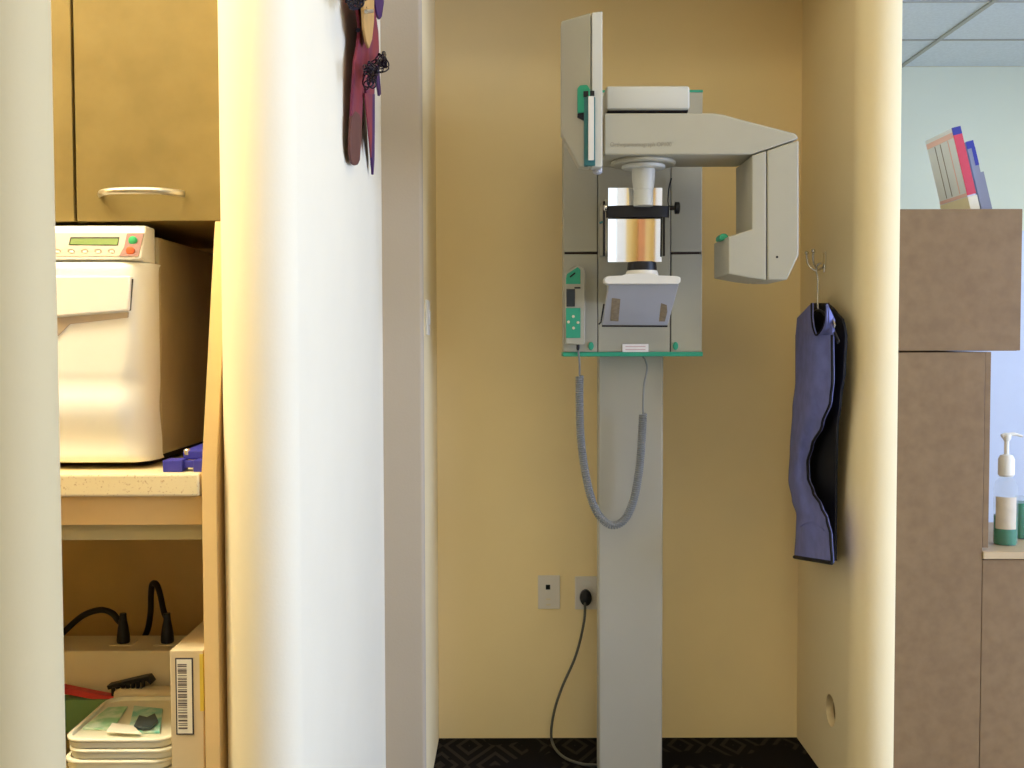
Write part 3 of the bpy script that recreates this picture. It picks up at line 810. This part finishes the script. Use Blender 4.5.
# things on the open shelf
ps = thing('power_box', 'cream power supply box at the back of the open shelf', 'power supply', (-.8, 2.05, ZS))
Z1 = P(110, 651, 2.0).z
MB().box(-1.25, XG2 - .02, 2.0, 2.11, ZS, Z1).part('body', 'cream_plastic', ps, .004)
for x in (123.5, 167.5):
    c = P(x, 645, 2.05)
    MB().box(c.x - .022, c.x + .022, 2.032, 2.072, Z1 - .001, Z1 + .002).part('socket', 'cream_plastic', ps, .001)
def shelf_cord(label, xp, pts):
    c = P(xp, 645, 2.05)
    t = thing('plugged_cord', label, 'cord', (c.x, 2.05, Z1 + .002))
    MB().lathe((c.x, 2.05, Z1 + .0022), [(.0120, 0), (.0128, .004), (.0122, .016), (.0098, .032), (.0072, .044), (.0065, .058)], 20).part('plug', 'black_plastic', t)
    MB().tube(spline([V((c.x, 2.05, Z1 + .050))] + [P(x, y, Y) for x, y, Y in pts], 10), .0062, 8).part('cable', 'black_plastic', t)
shelf_cord('black cord arching left from its plug on the power box', 123.5, [(120, 622, 2.06), (112, 613, 2.07), (100, 610, 2.08), (84, 615, 2.09), (68, 628, 2.10), (52, 645, 2.13)])
shelf_cord('black cord looping steeply up from the right-hand plug', 167.5, [(164, 612, 2.06), (160, 594, 2.08), (156.5, 584.5, 2.09), (152.5, 584, 2.10), (151, 594, 2.11), (150.5, 612, 2.12), (147.5, 630, 2.135), (141, 645, 2.15), (134, 668, 2.17)])
# carton with barcode label
c0, c1 = P(170.5, 700, 1.725), P(203.5, 700, 1.725)
zc = P(187, 650.5, 1.725).z
bx = thing('carton', 'narrow upright carton with a barcode label against the end panel', 'box', ((c0.x + c1.x) / 2, 1.83, ZS))
MB().box(c0.x, c1.x, 1.725, 1.93, ZS, zc).part('body', 'carton', bx, .0015)
a0, a1 = P(175.2, 658, 1.7245), P(194, 734.5, 1.7245)
lb = MB().box(a0.x, a1.x, 1.7240, 1.7252, a1.z, a0.z).part('label_border', 'print_dark', bx)
w2 = .0022
MB().box(a0.x + w2, a1.x - w2, 1.7236, 1.7245, a1.z + w2, a0.z - w2).part('label_face', 'paper_white', lb)
zz = a0.z - .010
bars = MB()
while zz > a1.z + .012:
    h = random.choice((.0012, .0018, .0026))
    bars.box(a0.x + .004, a0.x + .019, 1.7232, 1.7238, zz - h, zz)
    zz -= h + random.choice((.0012, .0018, .003))
bars.part('barcode', 'barcode_ink', lb)
MB().box(c1.x - .0055, c1.x + .0006, 1.7240, 1.76, P(200, 712, 1.72).z, P(200, 655, 1.72).z).part('yellow_flap', 'yellow_card', bx)
# stacked instrument trays
def rrect(x0, x1, y0, y1, r, n=5):
    out = []
    for cx, cy, a in ((x1 - r, y1 - r, 0), (x0 + r, y1 - r, 90), (x0 + r, y0 + r, 180), (x1 - r, y0 + r, 270)):
        out += arc(cx, cy, r, a, a + 90, n)
    return out
tx0, tx1 = P(63, 735, 1.735).x, c0.x - .005
ty0, ty1 = 1.735, 1.945
ZT = P(120, 738, ty0).z
lab = ('topmost cream instrument tray holding teal packs', 'cream instrument tray second in the stack', 'cream instrument tray third in the stack', 'cream instrument tray lowest in the stack')
nt_ = 4; th = (ZT - ZS) / nt_
for k in range(nt_):
    zt_ = ZT - k * th; zb_ = zt_ - th + .001
    sft = (0, .004, -.003, .002)[k]
    t = thing('instrument_tray', lab[k], 'tray', ((tx0 + tx1) / 2, 1.84, zb_), 'instrument trays stacked on the shelf')
    pl = rrect(tx0 + sft, tx1 + sft, ty0, ty1, .03)
    MB().slab([(x, y, zb_) for x, y in pl], (0, 0, th * .55)).part('pan', 'tray_plastic', t, .002)
    rim = [V((x, y, zt_ - .004)) for x, y in pl]; rim.append(rim[0])
    MB().tube(rim, .0038, 6, cap=False).part('rim', 'tray_plastic', t)
    wl = MB()
    n = len(pl); inn = rrect(tx0 + sft + .004, tx1 + sft - .004, ty0 + .004, ty1 - .004, .027)
    for i in range(n):
        j = (i + 1) % n
        if pl[i] == pl[j]: continue
        wl.slab([(*pl[i], zb_ + th * .5), (*pl[j], zb_ + th * .5), (*inn[j], zb_ + th * .5), (*inn[i], zb_ + th * .5)], (0, 0, th * .42))
    wl.part('wall', 'tray_plastic', t)
zi = ZT - th * .45
def pack(label, m, pts, z, h):
    q = [PZ(x, y, z) for x, y in pts]
    return MB().slab(q, (0, 0, h)).top('sterile_pack', m, label, 'pack', 'packs in the top tray', bevel=.0015)
pack('pale green sealed pack at the left in the top tray', 'pale_green_pack', ((82, 730), (108, 709), (128, 708), (112, 731)), zi + .001, .004)
pack('teal sealed pack at the right in the top tray', 'teal_pack', ((128, 734), (134, 708), (163, 711), (160, 734)), zi + .001, .005)
pack('small white pack in front in the top tray', 'paper_white', ((106, 733), (112, 724), (134, 727), (142, 735)), zi + .007, .003)
pack('dark mottled pack on the teal pack in the tray', 'dark_pack', ((134, 728), (139, 718), (147, 720), (155, 716), (158, 723), (152, 729), (143, 731)), zi + .0075, .006)
# behind the trays
fz = ZT - .03
MB().box(P(20, 700, 1.955).x, P(112, 700, 1.955).x, 1.955, 1.985, ZS, P(80, 700, 1.955).z).top('green_box', 'green_card', 'green box behind the trays on the open shelf', 'box', bevel=.001)
q0, q1 = P(60, 692, 1.955), P(112, 702, 1.955)
MB().slab([P(55, 686, 1.96), P(100, 695, 1.96), P(125, 699, 1.96), P(125, 703.5, 1.96), P(98, 700.5, 1.96), P(55, 692.5, 1.96)], (0, .02, 0)).top('red_case', 'red_plastic', 'flat red plastic strip resting on the green box', 'strip', bevel=.001)
MB().box(P(113, 700, 1.955).x, c0.x - .01, 1.952, 1.988, ZS, P(150, 690, 1.955).z).top('cream_box', 'cream_plastic', 'rounded cream box behind the trays under the black rack', 'box', bevel=.008, seg=3)
cm = thing('slotted_rack', 'small black slotted plastic rack lying behind the trays', 'rack', P(130, 692, 1.97))
MB().slab([P(106.5, 686, 1.965), P(140, 678, 1.965), P(148, 676.5, 1.965), P(152.5, 683, 1.965), P(150.5, 685, 1.965), P(146.5, 681, 1.965), P(108, 690, 1.965)], (0, .022, 0)).part('spine', 'black_plastic', cm, .0008)
for k in range(7):
    x = 111 + k * 5.0; y = 688.5 - k * 1.25
    MB().slab([P(x, y, 1.963), P(x + 3.2, y - .8, 1.963), P(x + 3.0, y + 7.5 - k * .25, 1.963), P(x + .3, y + 8 - k * .25, 1.963)], (0, .006, 0)).part('tooth', 'black_plastic', cm)
MB().slab([P(114, 695.6, 1.9632), P(142, 688, 1.9632), P(142, 690, 1.9632), P(114, 698, 1.9632)], (0, .006, 0)).part('lower_bar', 'black_plastic', cm)

# ================================================================== SCULPTURE ON THE WHITE WALL
sc = thing('wall_sculpture', 'red and purple cut-out figure with curled wire hanging on the white wall', 'wall art', PX(360, 170, XW))
def cutout(name, pts, X, m, th=.006, bev=.001, label=None):
    return MB().slab([PX(x, y, X - .024 * max(0.0, y) / 170) for x, y in pts], (th, 0, 0)).part(name, m, sc, bev, label=label)
XS = XW + .030
cutout('body', ((352, -40), (354.5, 8), (357, 22), (357, 34), (355.5, 46), (352.5, 62), (351.2, 84), (350, 100), (348.6, 130), (359.1, 128), (360, 104), (361, 93), (361, 90), (363, 86), (364.5, 96), (372, 96), (373, 74), (375.6, 62), (376.8, 50), (376, 32), (373.5, 14), (372, 0), (371, -40)), XS, 'sculpt_red')
cutout('left_leg', ((349.3, 117), (347.8, 138), (347.8, 152), (349, 161), (350.6, 164), (353, 165.5), (355.6, 164.5), (357.6, 160), (359, 140), (359.3, 122), (357, 114), (353, 111)), XS + .0015, 'sculpt_brown', .0055)
cutout('right_leg', ((363.8, 94), (366, 116), (368.4, 142), (371.2, 175), (372.2, 160), (372.5, 130), (372.5, 94)), XS + .002, 'sculpt_purple')
cutout('leg_front', ((363.4, 93), (365.5, 112), (368, 135), (370.2, 158), (371, 135), (371.2, 94)), XS + .009, 'sculpt_red', .003, .0005)
cutout('tail', ((374, 60), (376.5, 62), (379, 94), (377.5, 96), (375, 80)), XS - .004, 'sculpt_purple')
cutout('arm', ((371, -40), (382.5, -40), (381.5, 4), (379.5, 17), (377.5, 19.5), (375, 15), (373, 4)), XS + .004, 'sculpt_purple')
cutout('belly_leaf', ((362, -40), (361, 10), (361.6, 28), (364, 42), (366.5, 48.5), (369.5, 40), (371.5, 22), (372, -40)), XS + .016, 'sculpt_tan', .006, .0015, label='tan leaf-shaped belly')
MB().tube([PX(366, 11.5, XS + .026), PX(372, 11, XS + .026)], .004, 8).part('peg', 'brass_satin', sc)
MB().tube([PX(358, 30, XW), PX(358, 30, XS)], .005, 8).part('hanger_peg', 'wire_dark', sc)
def curl(cx, cy, n, rad, X, spread, seed):
    rnd = random.Random(seed); path = []
    for k in range(n):
        c = PX(cx + rnd.uniform(-1, 1) * spread[0], cy + rnd.uniform(-1, 1) * spread[1], X + rnd.uniform(-.01, .012))
        ax = V((rnd.uniform(-1, 1), rnd.uniform(-1, 1), rnd.uniform(-1, 1))).normalized()
        u = ax.orthogonal().normalized(); w = ax.cross(u); rr_ = rad * rnd.uniform(.6, 1.1)
        path += [c + (u * math.cos(a / 6 * 2 * math.pi) + w * math.sin(a / 6 * 2 * math.pi)) * rr_ * (1 - a / 40) + ax * a * .0015 for a in range(9)]
    return MB().tube(spline(path, 4), .0016, 5)
m = curl(380, 62, 10, .013, XS + .028, (4, 5), 3)
m2 = curl(371, 76, 16, .012, XS + .022, (4.5, 10), 5)
m.part('wire_curl', 'wire_dark', sc, label='dark curled wire'); m2.part('wire_curl', 'wire_dark', sc, label='dark curled wire')
curl(357, -2, 16, .016, XS + .018, (6, 7), 9).part('wire_curl', 'wire_dark', sc, label='dark curled wire')

# ================================================================== ROOM ON THE RIGHT
YK = 3.05
xk0 = XR + TH + .004
x_tall = P(985, 400, YK).x; x_up = P(1021.5, 280, YK).x
z_up1, z_up0 = P(960, 209, YK).z, P(960, 351, YK).z
ku = thing('wall_cabinet', 'square brown laminate cabinet with upright booklets on top', 'cabinet', ((xk0 + x_up) / 2, 3.2, z_up0))
MB().box(xk0, x_up, YK + .02, YK + .50, z_up0, z_up1).part('body', 'laminate_right', ku, .001)
MB().box(xk0, x_up, YK, YK + .0185, z_up0 + .001, z_up1).part('door', 'laminate_right', ku, .0015)
kt = thing('tall_cabinet', 'tall brown laminate cabinet below the square cabinet', 'cabinet', ((xk0 + x_tall) / 2, 3.2, 0))
MB().box(xk0, x_tall - .001, YK + .02, YK + .50, 0, z_up0 - .003).part('body', 'laminate_right', kt, .001)
MB().box(xk0, x_tall - .001, YK, YK + .0185, 0.005, z_up0 - .004).part('door', 'laminate_right', kt, .0015)
MB().box(x_tall + .001, x_tall + .018, YK + .004, YK + .5, P(1010, 548, YK).z, z_up0 - .003).part('edge_panel', 'laminate_right', kt, .001)
zd = P(1010, 551.5, YK).z
MB().box(x_tall + .0005, 2.6, YK - .005, YK + .498, zd - .022, zd).top('worktop', 'laminate_edge', 'pale worktop carrying the pump bottles', 'worktop', bevel=.002)
kb = thing('low_cabinet', 'low brown laminate cabinet under the pale worktop', 'cabinet', (1.7, 3.2, 0))
MB().box(x_tall + .001, 2.6, YK + .03, YK + .5, 0, zd - .023).part('body', 'laminate_right', kb)
for k in range(3):
    MB().box(x_tall + .002 + k * .40, x_tall + .400 + k * .40, YK + .004, YK + .028, 0.005, zd - .025).part('door', 'laminate_right', kb, .0015)
MB().box(XR + TH, 3.2, YK + .505, YK + .60, 0, z_up1 - .01).top('wall_partition', 'partition_paint', 'low white partition behind the brown cabinets', 'wall', kind=STR)

# booklets leaning on the cabinet
def booklet(name, label, xb, yt, wpx, dep, m_cover, m_spine, m_tip, Y, lean, foot=None):
    p = P(xb, 209, Y)
    base = V((p.x, Y, z_up1))
    h = (P(xb, yt, Y).z - z_up1) / math.cos(lean)
    wd = wpx / F * Y
    t = thing(name, label, 'booklet', base, 'booklets on the brown cabinet')
    mt = Matrix.Translation(base) @ Matrix.Rotation(-lean, 4, 'Y')
    def pt(nm, x0, x1, y0, y1, z0, z1, m, bev=.0008):
        o = MB().box(x0, x1, y0, y1, z0, z1).part(nm, m, t, bev)
        o.data.transform(mt); return o
    z_b = wd * math.sin(lean)
    pt('cover', -wd / 2, wd / 2, .003, dep, z_b, h, m_cover)
    f0 = z_b + (h - z_b) * (foot or 0.0)
    pt('spine', -wd / 2 - .0005, wd / 2 + .0005, 0, .003, f0, h - .022, m_spine, 0)
    pt('spine_tip', -wd / 2 - .0005, wd / 2 + .0005, 0, .003, h - .022, h + .0005, m_tip, 0)
    return t, pt, wd, h, z_b
LEAN = math.radians(14)
t, pt, wd, h, z_b = booklet('booklet', 'white booklet with a red spine and blue tip leaning on the cabinet', 976, 127, 8.5, .20, 'book_white', 'book_red', 'book_blue', 3.12, LEAN, .19)
pt('cover_band', -wd / 2 - .001, -wd / 2, .004, .198, z_b + .045, z_b + .055, 'book_pink', 0)
pt('cover_band', -wd / 2 - .001, -wd / 2, .004, .198, h - .028, h - .012, 'book_pink', 0)
for y in (.045, .10, .14):
    pt('cover_line', -wd / 2 - .001, -wd / 2, y, y + .004, z_b + .058, h - .03, 'book_pink' if y < .09 else 'book_grey', 0)
pt('foot', -wd / 2 - .0015, wd / 2 + .0015, -.001, .201, z_b, z_b + .043, 'book_cream', .0005)
t2, pt2, wd2, h2, z_b2 = booklet('booklet', 'grey booklet with a blue top leaning behind the red-spined one', 986.5, 141, 7.0, .17, 'book_grey', 'book_grey', 'book_blue', 3.15, LEAN)
pt2('spine_patch', wd2 / 2 - .010, wd2 / 2 + .001, -.0006, .004, h2 - .075, h2 - .02, 'book_blue', 0)
t3, pt3, wd3, h3, z_b3 = booklet('booklet', 'short grey booklet at the right end of the leaning row', 991.5, 172, 3.5, .17, 'book_grey', 'book_grey', 'book_grey', 3.16, LEAN)

# pump bottles on the desk
def pump_bottle(label, xc, Y, fill, has_label, hgt_px, rpx, full):
    c = P(xc, 548, Y); c.z = zd
    s = Y / F
    t = thing('pump_bottle', label, 'bottle', c, 'pump bottles on the worktop')
    rb = rpx * s; hb = hgt_px * s
    MB().lathe(c, [(rb * .93, .0005), (rb, .006), (rb, hb * .80), (rb * .85, hb * .90), (rb * .45, hb * .97), (rb * .42, hb)], 28).part('body', 'clear_plastic', t)
    MB().lathe(c, [(rb * .88, .002), (rb * .94, .007), (rb * .94, hb * fill)], 28).part('gel', 'gel_green', t, label='green liquid')
    if has_label:
        def lf(u, v):
            a = math.radians(195 + 105 * u)
            return V((c.x + (rb + .0008) * math.cos(a), c.y + (rb + .0008) * math.sin(a), c.z + hb * (.24 + .46 * v)))
        MB().sheet(lf, (0, .0006, 0), 14, 1).part('paper_label', 'bottle_label', t, angle=60)
    if full:
        z1 = hb
        MB().lathe(c, [(rb * .55, z1 - .004), (rb * .68, z1 + .002), (rb * .68, z1 + 16 * s), (rb * .5, z1 + 20 * s), (rb * .24, z1 + 21 * s)], 24).part('collar', 'pump_white', t)
        MB().lathe(c, [(rb * .20, z1 + 20 * s), (rb * .20, z1 + 36 * s)], 16).part('stem', 'pump_white', t)
        q = c + V((0, 0, z1 + 38 * s))
        MB().tube(spline([q + V((-5 * s, 0, 1 * s)), q + V((0, 0, 2.5 * s)), q + V((8 * s, 0, 3 * s)), q + V((15 * s, -.004, 1 * s))], 6), [.0068] * 7 + [.0055] * 6 + [.0042] * 6, 10).part('nozzle', 'pump_white', t)
        MB().lathe(q + V((0, 0, -4 * s)), [(rb * .22, 0), (rb * .36, 3 * s), (rb * .36, 6.5 * s), (rb * .2, 7.5 * s)], 16).part('pump_head', 'pump_white', t)
    return t
pump_bottle('clear pump bottle with cream label and green gel on the worktop', 1005, 3.16, .42, True, 70, 11.5, True)
pump_bottle('green filled bottle cut by the right edge of the photo', 1020, 3.27, .85, False, 42, 12, False)
